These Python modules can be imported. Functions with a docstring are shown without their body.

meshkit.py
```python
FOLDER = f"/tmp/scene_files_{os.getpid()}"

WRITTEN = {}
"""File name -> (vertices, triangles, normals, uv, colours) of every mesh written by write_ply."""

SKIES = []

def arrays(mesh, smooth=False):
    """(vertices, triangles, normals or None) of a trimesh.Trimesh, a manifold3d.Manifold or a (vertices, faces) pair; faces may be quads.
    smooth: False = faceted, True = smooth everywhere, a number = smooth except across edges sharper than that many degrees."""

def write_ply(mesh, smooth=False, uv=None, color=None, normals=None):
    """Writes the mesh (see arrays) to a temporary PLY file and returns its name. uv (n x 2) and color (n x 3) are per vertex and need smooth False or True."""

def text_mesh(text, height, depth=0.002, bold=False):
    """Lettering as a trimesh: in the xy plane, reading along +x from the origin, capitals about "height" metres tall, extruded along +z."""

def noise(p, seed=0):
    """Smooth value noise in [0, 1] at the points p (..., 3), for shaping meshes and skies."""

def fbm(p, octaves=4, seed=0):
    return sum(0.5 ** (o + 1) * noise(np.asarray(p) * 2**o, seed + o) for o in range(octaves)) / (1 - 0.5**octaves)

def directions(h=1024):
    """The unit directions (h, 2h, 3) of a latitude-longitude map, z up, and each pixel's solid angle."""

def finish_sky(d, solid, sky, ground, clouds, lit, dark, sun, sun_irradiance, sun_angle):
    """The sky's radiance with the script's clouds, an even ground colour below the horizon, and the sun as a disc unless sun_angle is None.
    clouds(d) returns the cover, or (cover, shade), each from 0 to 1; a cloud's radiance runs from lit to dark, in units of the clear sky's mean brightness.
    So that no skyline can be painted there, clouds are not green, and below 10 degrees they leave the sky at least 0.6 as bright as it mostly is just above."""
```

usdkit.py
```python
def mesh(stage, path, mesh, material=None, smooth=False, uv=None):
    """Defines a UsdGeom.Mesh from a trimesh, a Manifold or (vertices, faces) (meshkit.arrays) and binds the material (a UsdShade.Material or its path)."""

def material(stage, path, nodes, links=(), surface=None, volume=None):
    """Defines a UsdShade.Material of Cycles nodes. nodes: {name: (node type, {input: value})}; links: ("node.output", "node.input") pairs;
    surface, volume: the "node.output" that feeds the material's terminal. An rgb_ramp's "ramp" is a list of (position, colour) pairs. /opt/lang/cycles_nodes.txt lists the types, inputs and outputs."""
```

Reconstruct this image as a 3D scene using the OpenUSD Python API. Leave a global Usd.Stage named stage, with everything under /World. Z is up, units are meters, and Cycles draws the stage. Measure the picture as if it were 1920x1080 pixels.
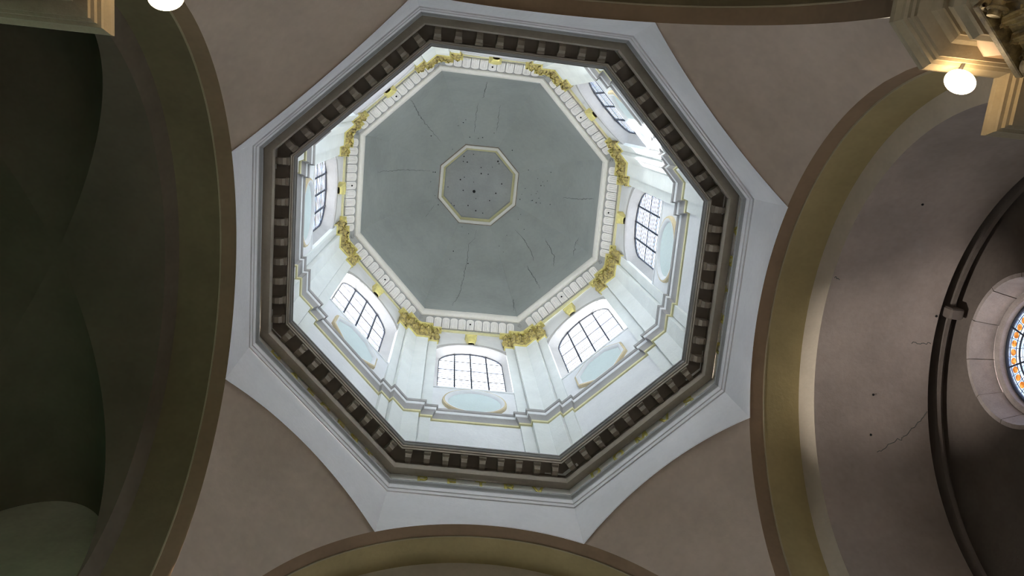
import math
import numpy as np
import trimesh
import shapely
from shapely.geometry import Polygon, box as sbox
import meshkit
import usdkit
from pxr import Gf, Sdf, Usd, UsdGeom, UsdLux, UsdShade

stage = Usd.Stage.CreateInMemory()
UsdGeom.SetStageUpAxis(stage, UsdGeom.Tokens.z)
UsdGeom.SetStageMetersPerUnit(stage, 1.0)
UsdGeom.Xform.Define(stage, '/World')
rng = np.random.default_rng(7)

# ------------------------------------------------------------------ camera
EXPOSURE = 0.2
RIGHT, DOWN, FWD = (0.99233, -0.10378, -0.06714), (0.08635, 0.97071, -0.2242), (0.08844, 0.21669, 0.97223)
EYE = (-1.102, -2.999, 1.6)
cam = UsdGeom.Camera.Define(stage, '/World/camera')
cam.CreateHorizontalApertureAttr(36.0)
cam.CreateVerticalApertureAttr(20.25)
cam.CreateFocalLengthAttr(1480.05 / 1920 * 36.0)
cam.CreateClippingRangeAttr(Gf.Vec2f(0.05, 2000))
cam.CreateExposureAttr(EXPOSURE)
cam.AddTransformOp().Set(Gf.Matrix4d(*RIGHT, 0, *[-x for x in DOWN], 0, *[-x for x in FWD], 0, *EYE, 1))

# ------------------------------------------------------------------ sky and sun
SKY = 12.5
SUN = 220000.0
dome = UsdLux.DomeLight.Define(stage, '/World/sky')
dome.CreateIntensityAttr(1.0)
sky_mat = usdkit.material(stage, '/World/Looks/sky', {
    'tc': ('texture_coordinate', {}),
    'sky': ('sky_texture', {'sky_type': 'hosek_wilkie', 'sun_disc': False, 'turbidity': 4.0, 'sun_direction': (0.0, 0.93, 0.36), 'ground_albedo': 0.4}),
    'noise': ('noise_texture', {'scale': 2.2, 'detail': 6.0, 'roughness': 0.55}),
    'ramp': ('rgb_ramp', {'ramp': [(0.42, (0.15, 0.15, 0.15)), (0.66, (0.75, 0.75, 0.75))]}),
    'mix': ('mix', {'color2': (0.30, 0.32, 0.36)}),
    'bg': ('background_shader', {'strength': SKY}),
}, [('tc.generated', 'sky.vector'), ('tc.generated', 'noise.vector'), ('noise.fac', 'ramp.fac'), ('ramp.color', 'mix.fac'), ('sky.color', 'mix.color1'), ('mix.color', 'bg.color')], surface='bg.background')
UsdShade.MaterialBindingAPI.Apply(dome.GetPrim()).Bind(sky_mat)

sun = UsdLux.DistantLight.Define(stage, '/World/sun')
sun.CreateIntensityAttr(SUN)
sun.CreateAngleAttr(0.53)
sun.CreateColorAttr(Gf.Vec3f(1.0, 0.965, 0.92))
_d = np.array([0.06, -1.0, -0.38]); _d /= np.linalg.norm(_d)
_x = np.cross([0, 0, 1.0], -_d); _x /= np.linalg.norm(_x); _y = np.cross(-_d, _x)
sun.AddTransformOp().Set(Gf.Matrix4d(*_x, 0, *_y, 0, *(-_d), 0, 0, 0, 60, 1))

# ------------------------------------------------------------------ materials
def plaster(name, color, vary=0.10, scale=0.9, rough=0.85, bump=0.02, tint=None, spec=0.25):
    c = np.array(color)
    c2 = np.array(tint) if tint is not None else c * (1 - 1.6 * vary)
    return usdkit.material(stage, f'/World/Looks/{name}', {
        'g': ('geometry', {}),
        'n1': ('noise_texture', {'scale': scale, 'detail': 5.0, 'roughness': 0.6}),
        'n2': ('noise_texture', {'scale': scale * 14, 'detail': 3.0, 'roughness': 0.6}),
        'r1': ('rgb_ramp', {'ramp': [(0.32, tuple(c2)), (0.62, tuple(c * (1 + vary * 0.35)))]}),
        'r2': ('rgb_ramp', {'ramp': [(0.2, (1 - vary,) * 3), (0.7, (1.0,) * 3)]}),
        'm': ('mix', {'mix_type': 'multiply', 'fac': 1.0}),
        'b': ('bump', {'strength': 0.25, 'distance': bump}),
        'p': ('principled_bsdf', {'roughness': rough, 'specular_ior_level': spec}),
    }, [('g.position', 'n1.vector'), ('g.position', 'n2.vector'), ('n1.fac', 'r1.fac'), ('n2.fac', 'r2.fac'), ('r1.color', 'm.color1'), ('r2.color', 'm.color2'),
        ('m.color', 'p.base_color'), ('n2.fac', 'b.height'), ('b.normal', 'p.normal')], surface='p.BSDF')

def flat(name, color, rough=0.6, metallic=0.0, emit=None, strength=0.0):
    n = {'roughness': rough, 'metallic': metallic, 'base_color': color}
    if emit is not None:
        n['emission_color'] = emit; n['emission_strength'] = strength
    return usdkit.material(stage, f'/World/Looks/{name}', {'p': ('principled_bsdf', n)}, [], surface='p.BSDF')

def glass(name, color, color2, scale=6.0, haze=0.10):
    return usdkit.material(stage, f'/World/Looks/{name}', {
        'g': ('geometry', {}),
        'n': ('noise_texture', {'scale': scale, 'detail': 3.0}),
        'r': ('rgb_ramp', {'ramp': [(0.35, color), (0.65, color2)]}),
        't': ('transparent_bsdf', {}),
        'gl': ('glossy_bsdf', {'color': (0.9, 0.9, 0.9), 'roughness': 0.08}),
        'w': ('layer_weight', {'blend': 0.5}),
        'f': ('map_range', {'from_min': 0.55, 'from_max': 1.0, 'to_min': 0.04, 'to_max': 0.55, 'clamp': True}),
        'm': ('mix_closure', {}),
        'd': ('translucent_bsdf', {}),
        'md': ('mix_closure', {'fac': haze}),
    }, [('g.position', 'n.vector'), ('n.fac', 'r.fac'), ('r.color', 't.color'), ('r.color', 'd.color'), ('w.facing', 'f.value'), ('f.result', 'm.fac'), ('t.BSDF', 'md.closure1'), ('d.BSDF', 'md.closure2'), ('md.closure', 'm.closure1'), ('gl.BSDF', 'm.closure2')], surface='m.closure')

M = dict(
    drum=plaster('drum_white_plaster', (0.80, 0.80, 0.795), 0.05),
    pilaster=plaster('pilaster_pale_plaster', (0.765, 0.78, 0.745), 0.05),
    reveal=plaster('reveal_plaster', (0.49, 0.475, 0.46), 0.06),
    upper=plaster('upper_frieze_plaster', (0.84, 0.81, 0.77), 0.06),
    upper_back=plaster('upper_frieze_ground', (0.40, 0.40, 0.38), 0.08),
    moulding=plaster('cream_moulding_plaster', (0.79, 0.765, 0.70), 0.06),
    tondo=plaster('tondo_pale_green', (0.62, 0.70, 0.68), 0.04),
    dome=plaster('dome_grey_green_plaster', (0.375, 0.40, 0.38), 0.08, scale=0.55, bump=0.01),
    cap=plaster('lantern_grey_plaster', (0.37, 0.385, 0.38), 0.08),
    base=plaster('base_white_plaster', (0.70, 0.68, 0.68), 0.05),
    frieze=plaster('frieze_white_plaster', (0.90, 0.89, 0.86), 0.04),
    archi=plaster('architrave_grey_plaster', (0.27, 0.265, 0.255), 0.06),
    cornice=plaster('cornice_brown_plaster', (0.30, 0.255, 0.20), 0.10),
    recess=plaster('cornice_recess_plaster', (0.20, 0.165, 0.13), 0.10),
    dado=plaster('dado_grey_plaster', (0.37, 0.355, 0.34), 0.06),
    pend=plaster('pendentive_beige_plaster', (0.51, 0.41, 0.335), 0.10, scale=0.5),
    band=plaster('arch_brown_band', (0.27, 0.185, 0.115), 0.10),
    bead=plaster('arch_bead_plaster', (0.38, 0.32, 0.21), 0.08),
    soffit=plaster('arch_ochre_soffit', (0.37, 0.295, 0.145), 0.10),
    soffit_shaded=plaster('shaded_arch_ochre', (0.17, 0.135, 0.075), 0.12),  # darker copy of the ochre soffit, carries the shade of the unlit arches
    chamfer_shaded=plaster('shaded_arch_chamfer', (0.16, 0.13, 0.095), 0.12),  # chamfer colour darkened to hold the shade on the left arch
    chamfer=plaster('arch_chamfer_plaster', (0.50, 0.43, 0.34), 0.08),
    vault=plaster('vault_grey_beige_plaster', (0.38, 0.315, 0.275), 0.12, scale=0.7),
    nave=plaster('nave_vault_plaster', (0.135, 0.105, 0.075), 0.12),  # darker than the other vaults, the unlit nave's shade is in the colour
    stone=plaster('oculus_stone', (0.46, 0.40, 0.375), 0.14, scale=2.5, bump=0.03),
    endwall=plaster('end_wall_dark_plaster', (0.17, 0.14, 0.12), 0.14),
    entab=plaster('entablature_stone', (0.38, 0.32, 0.22), 0.10, scale=1.6),
    wall=plaster('lower_wall_plaster', (0.45, 0.39, 0.31), 0.12),
    floor=plaster('floor_stone', (0.42, 0.39, 0.35), 0.15, scale=1.5, rough=0.5),
    ground=plaster('outside_paving', (0.42, 0.40, 0.37), 0.15),
    gold=plaster('gold_paint', (0.84, 0.74, 0.27), 0.15, scale=5.0, rough=0.45, spec=0.5),
    gild=plaster('gilded_leaf', (0.66, 0.54, 0.19), 0.30, scale=9.0, rough=0.45, tint=(0.15, 0.11, 0.06), spec=0.4),
    gild_old=plaster('tarnished_gilding', (0.42, 0.29, 0.11), 0.30, scale=9.0, rough=0.4, tint=(0.14, 0.09, 0.04), spec=0.5),
    floor_low_bounce=plaster('nave_low_bounce_floor', (0.07, 0.05, 0.035), 0.2, rough=0.6),  # unseen nave floor, made dark to cut light bounced onto the left arch
    yellow=plaster('yellow_line_paint', (0.76, 0.715, 0.42), 0.10),
    letter=plaster('letter_gold', (0.62, 0.54, 0.14), 0.12, scale=8.0, rough=0.5, spec=0.4),
    ochre=plaster('tondo_ochre_rim', (0.68, 0.57, 0.37), 0.15),
    iron=flat('window_iron', (0.03, 0.035, 0.05), 0.6),
    lead=flat('window_lead', (0.10, 0.11, 0.15), 0.6),
    crack=flat('crack_dark', (0.11, 0.12, 0.115), 0.95),
    spot=flat('spot_dark', (0.05, 0.05, 0.05), 0.95),
    hole=flat('hole_black', (0.01, 0.01, 0.01), 0.95),
    housing=flat('lamp_housing', (0.12, 0.11, 0.10), 0.5, 0.6),
    bulb=flat('lamp_glow', (1.0, 0.9, 0.75), 0.4, 0.0, (1.0, 0.72, 0.40), 20.0),
    glass=glass('clear_leaded_glass', (0.64, 0.74, 0.93), (0.92, 0.96, 1.0)),
    glass_blue=glass('rose_blue_glass', (0.45, 0.55, 0.92), (0.85, 0.90, 1.0), 14.0),
    glass_orange=glass('rose_orange_glass', (0.85, 0.38, 0.10), (0.95, 0.62, 0.25), 14.0),
    glass_green=glass('nave_green_glass', (0.10, 0.42, 0.30), (0.30, 0.72, 0.58), 3.0),
)

# ------------------------------------------------------------------ scene helpers
used = {}
def numbered(parent, name):
    k = (str(parent), name); n = used.get(k, 0); used[k] = n + 1
    return name if n == 0 else f'{name}_{n:03d}'

def tag(prim, label=None, cat=None, group=None, kind=None):
    for k, v in (('label', label), ('category', cat), ('group', group), ('kind', kind)):
        if v: prim.SetCustomDataByKey(k, v)
    return prim

def thing(name, label=None, cat=None, group=None, kind=None, loc=(0, 0, 0), rot=0.0):
    x = UsdGeom.Xform.Define(stage, '/World/' + numbered('/World', name))
    x.AddTranslateOp().Set(Gf.Vec3d(*map(float, loc)))
    if rot: x.AddRotateZOp().Set(math.degrees(rot))
    return tag(x.GetPrim(), label, cat, group, kind)

def copy_of(root, name, label, loc, rot):
    was = root.GetCustomData()
    r = thing(name, label, was.get('category'), was.get('group'), was.get('kind'), loc, rot)
    r.GetReferences().AddInternalReference(root.GetPath()); r.SetInstanceable(True)
    return r

def part(parent, name, mesh, mat, smooth=False, label=None, kind=None):
    path = f'{parent.GetPath()}/' + numbered(parent.GetPath(), name)
    if isinstance(mesh, list): mesh = join(mesh)
    return tag(usdkit.mesh(stage, path, mesh, mat, smooth=smooth).GetPrim(), label, None, None, kind)

def join(ms):
    vs, fs, o = [], [], 0
    for m in ms:
        v, f, _ = meshkit.arrays(m)
        vs.append(v); fs.append(f + o); o += len(v)
    return np.vstack(vs), np.vstack(fs)

def quadgrid(rows):
    """rows: (m, n, 3) array of points -> surface"""
    P = np.asarray(rows, float); m, n = P.shape[:2]
    i = np.arange(m * n).reshape(m, n)
    f = np.stack([i[:-1, :-1], i[1:, :-1], i[1:, 1:], i[:-1, 1:]], -1).reshape(-1, 4)
    return P.reshape(-1, 3), f

def move(mesh, T):
    v, f, _ = meshkit.arrays(mesh)
    T = np.asarray(T, float)
    return v @ T[:3, :3].T + T[:3, 3], f

def bx(x0, x1, y0, y1, z0, z1, ch=0.0):
    if ch <= 0:
        m = trimesh.creation.box([x1 - x0, y1 - y0, z1 - z0])
        m.apply_translation([(x0 + x1) / 2, (y0 + y1) / 2, (z0 + z1) / 2]); return m
    P = []
    for x, sx in ((x0, 1), (x1, -1)):
        for y, sy in ((y0, 1), (y1, -1)):
            for z, sz in ((z0, 1), (z1, -1)):
                P += [(x + sx * ch, y + sy * ch, z), (x + sx * ch, y, z + sz * ch), (x, y + sy * ch, z + sz * ch)]
    return trimesh.convex.convex_hull(np.array(P))

def poly_mesh(pg):
    """flat triangulation of a shapely polygon -> (n,2) vertices, faces"""
    v, f = trimesh.creation.triangulate_polygon(pg, engine='earcut')
    return np.asarray(v), np.asarray(f)

def extrude(pg, d):
    return trimesh.creation.extrude_polygon(pg, d, engine='earcut')

def inset(P, n, closed=True):
    """move a polyline n to its left (mitred)"""
    P = np.asarray(P, float); m = len(P); out = []
    n = np.full(m, n, float) if np.ndim(n) == 0 else np.asarray(n, float)
    segs = m if closed else m - 1
    d = np.array([P[(k + 1) % m] - P[k] for k in range(segs)])
    d /= np.linalg.norm(d, axis=1)[:, None]
    N = np.stack([-d[:, 1], d[:, 0]], 1)
    for k in range(m):
        a = (k - 1) % m if (closed or k > 0) else 0
        b = k if (closed or k < m - 1) else segs - 1
        s = N[a] + N[b]
        out.append(P[k] + n[k] * s / max(1e-9, 1 + N[a] @ N[b]))
    return np.array(out)

def sweep(P, profile, closed=True):
    """profile: (offset, z) pairs; P: plan polyline, or a function of z"""
    rows = []
    for n, z in profile:
        Q = inset(P(z) if callable(P) else P, n, closed)
        if closed: Q = np.vstack([Q, Q[:1]])
        rows.append(np.column_stack([Q, np.full(len(Q), z)]))
    return quadgrid(rows)

def tube(pts, r, k=6, closed=False):
    pts = np.asarray(pts, float); n = len(pts); rows = []
    r = np.full(n, r) if np.ndim(r) == 0 else np.asarray(r)
    for i in range(n):
        a = pts[(i - 1) % n] if closed or i > 0 else pts[i]
        b = pts[(i + 1) % n] if closed or i < n - 1 else pts[i]
        t = b - a; t /= np.linalg.norm(t)
        u = np.cross(t, [0.31, 0.17, 0.94]); u /= np.linalg.norm(u); w = np.cross(t, u)
        ang = np.linspace(0, 2 * np.pi, k + 1)
        rows.append(pts[i] + r[i] * (np.cos(ang)[:, None] * u + np.sin(ang)[:, None] * w))
    if closed: rows.append(rows[0])
    return quadgrid(rows)

def rotz(a, t=(0, 0, 0)):
    T = np.eye(4); c, s = math.cos(a), math.sin(a); T[:2, :2] = [[c, -s], [s, c]]; T[:3, 3] = t; return T

# ------------------------------------------------------------------ octagon plan (apothem about 4.62 m; the masonry is slightly irregular)
C8 = math.cos(math.pi / 8)
ANG = np.deg2rad([-112.5, -67.5, -22.5, 22.5, 67.5, 112.5, 157.5, -157.5])
U8 = np.stack([np.cos(ANG), np.sin(ANG)], 1)
dA = np.array([[.004, .009], [-.022, .084], [-.032, .036], [.04, .052], [.051, .07], [.078, -.042], [.019, -.102], [-.032, -.021]])
dC = np.array([[-.048, -.04], [-.106, .013], [-.03, .007], [.052, .01], [-.025, .048], [.022, .02], [-.001, -.103], [-.036, -.018]])
PA = 5 * U8 + dA                       # below the modillion cornice
PW = 5 * U8 + 0.4 * dA + 0.6 * dC      # drum wall
PC = 5 * U8 + dC                       # under the cupola
WHERE = ['top', 'top right', 'right', 'bottom right', 'bottom', 'bottom left', 'left', 'top left']
CORNER = ['topmost left', 'topmost right', 'upper right', 'lower right', 'bottommost right', 'bottommost left', 'lower left', 'upper left']
COMPASS = ['north', 'northwest', 'west', 'southwest', 'south', 'southeast', 'east', 'northeast']

def side_frame(P, i):
    """origin at the middle of side i, angle of local x; local y points out of the room, local z up (x reads left to right from inside)"""
    a, b = P[i], P[(i + 1) % 8]; d = (a - b) / np.linalg.norm(a - b)
    return (a + b) / 2, math.atan2(d[1], d[0]), np.linalg.norm(b - a) / 2

def corner_frame(P, i):
    a, c, b = P[(i - 1) % 8], P[i], P[(i + 1) % 8]
    d = (a - b) / np.linalg.norm(a - b)
    return c, math.atan2(d[1], d[0])

# ------------------------------------------------------------------ the cupola
ZC, RC, HC, RL, ZL = 28.75, 4.37, 4.89, 1.665, 33.27
dome_top = thing('ceiling', 'grey-green eight-sided cupola ceiling with thin cracks', 'ceiling', kind='structure')
th_end = math.acos(RL / RC)
TH = np.linspace(0, th_end, 22)
def dome_pt(i, s, th):
    """on gore i, s in [0,1] along the side"""
    r = RC * math.cos(th); w = 1 - th / th_end
    a, b = r * U8[i] + dC[i] * w, r * U8[(i + 1) % 8] + dC[(i + 1) % 8] * w
    p = a * (1 - s) + b * s
    return np.array([p[0], p[1], ZC + HC * math.sin(th)])
for i in range(8):
    part(dome_top, 'gore', quadgrid([[dome_pt(i, s, t) for s in np.linspace(0, 1, 9)] for t in TH]), M['dome'], smooth=30)
CRACKS = [[[-3.76, -.38, 30.52], [-3.3, -.4, 31.56], [-3.01, -.43, 32.02], [-2.58, -.42, 32.51], [-1.9, -.4, 33.07]],
    [[-1.67, .94, 33.1], [-2.08, 1.5, 32.56], [-2.44, 1.81, 32.01], [-2.62, 2.05, 31.56], [-2.84, 2.3, 30.88]],
    [[-2.32, 2.31, 31.6], [-2.65, 2.59, 30.7], [-2.8, 2.74, 29.94], [-2.87, 2.82, 29.21]], [[-3.36, 2.05, 30.32], [-3.37, 2.28, 29.41]],
    [[.11, 1.64, 33.22], [.05, 2.09, 32.94], [-.18, 2.32, 32.76], [-.19, 2.88, 32.18], [-.32, 3.48, 31.23], [-.43, 3.84, 30.25], [-.71, 4.04, 28.9]],
    [[2.83, -2.82, 29.41], [2.67, -2.51, 30.8], [2.44, -2.3, 31.48], [2.12, -2.14, 32.01], [1.84, -1.92, 32.43], [1.6, -1.71, 32.74]],
    [[-.14, -3.92, 29.92], [-.19, -3.34, 31.5]], [[.48, -3.2, 31.74], [.5, -2.16, 32.88]], [[1.63, -3.88, 30.01], [1.56, -3.52, 30.99]],
    [[-2.68, -3.04, 28.75], [-2.45, -2.51, 31.17], [-2.01, -1.99, 32.24], [-1.59, -1.55, 32.83]], [[-.36, -3.22, 31.71], [-.36, -1.97, 33.02]],
    [[1.61, 1.55, 32.82], [1.97, 1.88, 32.37], [2.25, 2.23, 31.78], [2.35, 2.53, 31.28]], [[2.73, 1.66, 31.87], [3.02, 2.15, 30.81], [2.98, 2.48, 30.17]],
    [[3.23, 0, 31.69], [3.75, -.12, 30.57], [4.0, -.3, 29.2]], [[3.79, 1.32, 30.45], [3.6, 1.97, 29.81]], [[2.09, 2.71, 31.4], [2.48, 3.18, 29.45]], [[1.57, 4.0, 29.39], [1.63, 3.79, 30.28]]]
def on_dome(x, y):
    a = max(x * math.cos(k * math.pi / 4) + y * math.sin(k * math.pi / 4) for k in range(8)) / C8
    return ZC + HC * math.sqrt(max(0.0, 1 - (a / RC) ** 2))
for c in CRACKS:
    c = np.array(c); pts = []
    for a, b in zip(c[:-1], c[1:]):
        k = max(2, int(np.linalg.norm(b - a) / 0.07))
        for t in np.arange(k) / k:
            q = a * (1 - t) + b * t; q = q + 0.012 * rng.normal(size=3)
            if math.hypot(q[0], q[1]) < 1.72: continue
            pts.append([q[0], q[1], on_dome(q[0], q[1]) - 0.004])
    w = 0.008 * np.sin(np.linspace(0.12, math.pi - 0.12, len(pts))) ** 0.5 * rng.uniform(0.5, 1.3, len(pts))
    part(dome_top, 'crack', tube(pts, w, 4), M['crack'])
# spots around the lantern
sp = []
for k in range(46):
    a, r = rng.uniform(0, 2 * math.pi), 1.75 + 1.3 * rng.random() ** 2
    if k < 12: a = 0.05 + 0.12 * rng.normal()
    q = np.array([r * math.cos(a), r * math.sin(a)])
    s = trimesh.creation.icosphere(1, rng.uniform(0.012, 0.024)); s.apply_translation([*q, on_dome(*q)]); sp.append(s)
part(dome_top, 'speck', sp, M['spot'], kind='stuff')

# lantern ring and its flat closing
trim_n = [0]
def trim(label):
    trim_n[0] += 1
    return thing(f'trim_{trim_n[0]}', label, 'moulding', kind='structure')
lr = trim('white and yellow eight-sided lantern ring around the flat centre of the cupola')
L8 = RL * U8
part(lr, 'outer_fillet', sweep(L8, [(-0.035, ZL + 0.05), (-0.035, ZL - 0.03), (0.0, ZL - 0.03)]), M['cornice'])
part(lr, 'ring', sweep(L8, [(0.0, ZL - 0.03), (0.0, ZL - 0.07), (0.05, ZL - 0.09), (0.10, ZL - 0.07), (0.115, ZL - 0.03)]), M['moulding'], smooth=50)
part(lr, 'yellow_band', sweep(L8, [(0.115, ZL - 0.03), (0.125, ZL + 0.10), (0.19, ZL + 0.24)]), M['yellow'])
part(lr, 'cove', sweep(L8, [(0.19, ZL + 0.24), (0.22, ZL + 0.27), (0.23, ZL + 0.28)]), M['cap'], smooth=60)
cc = inset(L8, 0.23)
capc = thing('ceiling_lantern', 'flat grey lantern ceiling dotted with small dark specks', 'ceiling', kind='structure')
part(capc, 'closing_slab', (np.vstack([np.column_stack([cc, np.full(8, ZL + 0.28)]), [[0, 0, ZL + 0.30]]]), [[k, (k + 1) % 8, 8] for k in range(8)]), M['cap'])
SPOTS = [[-.67, -1.07, .018], [-.68, -.87, .014], [-.52, -.86, .018], [.05, -.7, .014], [.08, -.46, .02], [-.73, -.14, .02], [-.58, -.25, .012], [.36, -.46, .014], [.94, -.13, .018], [.74, .27, .02],
    [-.58, .28, .016], [-.33, .87, .018], [0, 1.05, .02], [.29, 1.12, .014], [.52, .59, .016], [-.3, -1.19, .012], [.5, -.76, .01], [.7, -1.01, .024], [-1.2, .2, .012], [-.19, -.09, .01],
    [-.04, .56, .01], [.75, -.92, .014], [-.89, .93, .016], [-1.02, .85, .016]]
for x, y, r in SPOTS:
    s = trimesh.creation.cylinder(r * 1.6, 0.012, sections=7); s.apply_translation([x, y, ZL + 0.272]); part(capc, 'speck', s, M['spot'])
h = trimesh.creation.cylinder(0.06, 0.05, sections=12); h.apply_translation([-.14, .28, ZL + 0.26])
part(capc, 'hook_hole', h, M['hole'], label='black hole for a hanging hook')

# ------------------------------------------------------------------ upper entablature below the cupola
ue = trim('white upper frieze of fluted corbels with a yellow line under the cupola')
part(ue, 'yellow_line', sweep(PC, [(0.0, 27.93), (0.06, 27.95), (0.07, 28.02), (0.07, 28.07)]), M['yellow'])
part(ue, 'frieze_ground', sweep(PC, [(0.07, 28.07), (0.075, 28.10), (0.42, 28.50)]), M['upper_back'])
part(ue, 'crown_moulding', sweep(PC, [(0.40, 28.52), (0.42, 28.47), (0.46, 28.46), (0.47, 28.50), (0.53, 28.52), (0.565, 28.57), (0.58, 28.66), (0.583, 28.78)]), M['moulding'], smooth=30)
def corbel():
    # a fluted tongue, local: x along the wall, y along the slope towards the cupola, z down out of the ground
    w, L, t = 0.128, 0.43, 0.055
    a = np.linspace(0, math.pi, 9)
    pg = Polygon([(-w, 0), (w, 0)] + [(w * math.cos(x), L - 0.085 + 0.085 * math.sin(x)) for x in a])
    ms = [extrude(pg, t)]
    for k in (-0.064, 0, 0.064):
        m = trimesh.creation.cylinder(0.022, L - 0.13, sections=8); m.apply_transform(trimesh.transformations.rotation_matrix(math.pi / 2, [1, 0, 0])); m.apply_translation([k, (L - 0.10) / 2 + 0.01, t]); ms.append(m)
    return join(ms)
CORB = corbel()
def to_slope(P, i, x, n0=0.085, z0=28.11):
    o, a, hl = side_frame(P, i)
    T = rotz(a, (*o, 0.0))
    sl = math.atan2(0.40, 0.345); ex = np.array([1, 0, 0]); ey = np.array([0, -math.cos(sl), math.sin(sl)]); ez = np.cross(ex, ey)
    L = np.eye(4); L[:3, 0], L[:3, 1], L[:3, 2] = ex, ey, ez; L[:3, 3] = [x, -n0, z0]
    if ez[2] > 0: L[:3, 2] = -ez; L[:3, 0] = -ex
    return T @ L
for i in range(8):
    for k in range(11):
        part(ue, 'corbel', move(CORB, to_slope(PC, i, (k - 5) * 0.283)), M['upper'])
for i in range(8):                                     # a dark fixing hole in the middle corbel of each side
    T = to_slope(PC, i, 0.0); m = trimesh.creation.icosphere(1, 0.03); m.apply_translation([0, 0.22, 0.075]); part(ue, 'fixing_hole', move(m, T), M['hole'])
# little scrolls in the corners
for i in range(8):
    o, a = corner_frame(PC, i)
    t = np.linspace(0, 4.2 * math.pi, 40); r = 0.085 * (1 - t / t[-1] * 0.8)
    pts = np.column_stack([r * np.cos(t), -0.40 + 0.0 * t + r * np.sin(t) * 0.62, 28.42 + r * np.sin(t) * -0.72])
    part(ue, 'corner_scroll', move(tube(pts, 0.016, 5), rotz(a, (*o, 0))), M['upper_back'])

# ------------------------------------------------------------------ drum walls, windows, tondi
def arch_outline(w, spring, crown, n=18, foot=0.0):
    """points from lower right, up and over to lower left; a segmental head"""
    s = crown - spring; R = (w * w + s * s) / (2 * s); a0 = math.asin(min(1, w / R))
    th = np.linspace(a0, -a0, n)
    arc = [(R * math.sin(t), spring + R * math.cos(t) - (R - s)) for t in th]
    return [(w, foot)] + arc + [(-w, foot)]
ZS = 22.40                                              # window sill
OUT = arch_outline(1.22, 2.75, 4.07)
INN = arch_outline(1.02, 3.30, 4.22)
win_poly = Polygon(OUT)
HW, GAP = 0.30, None
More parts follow.
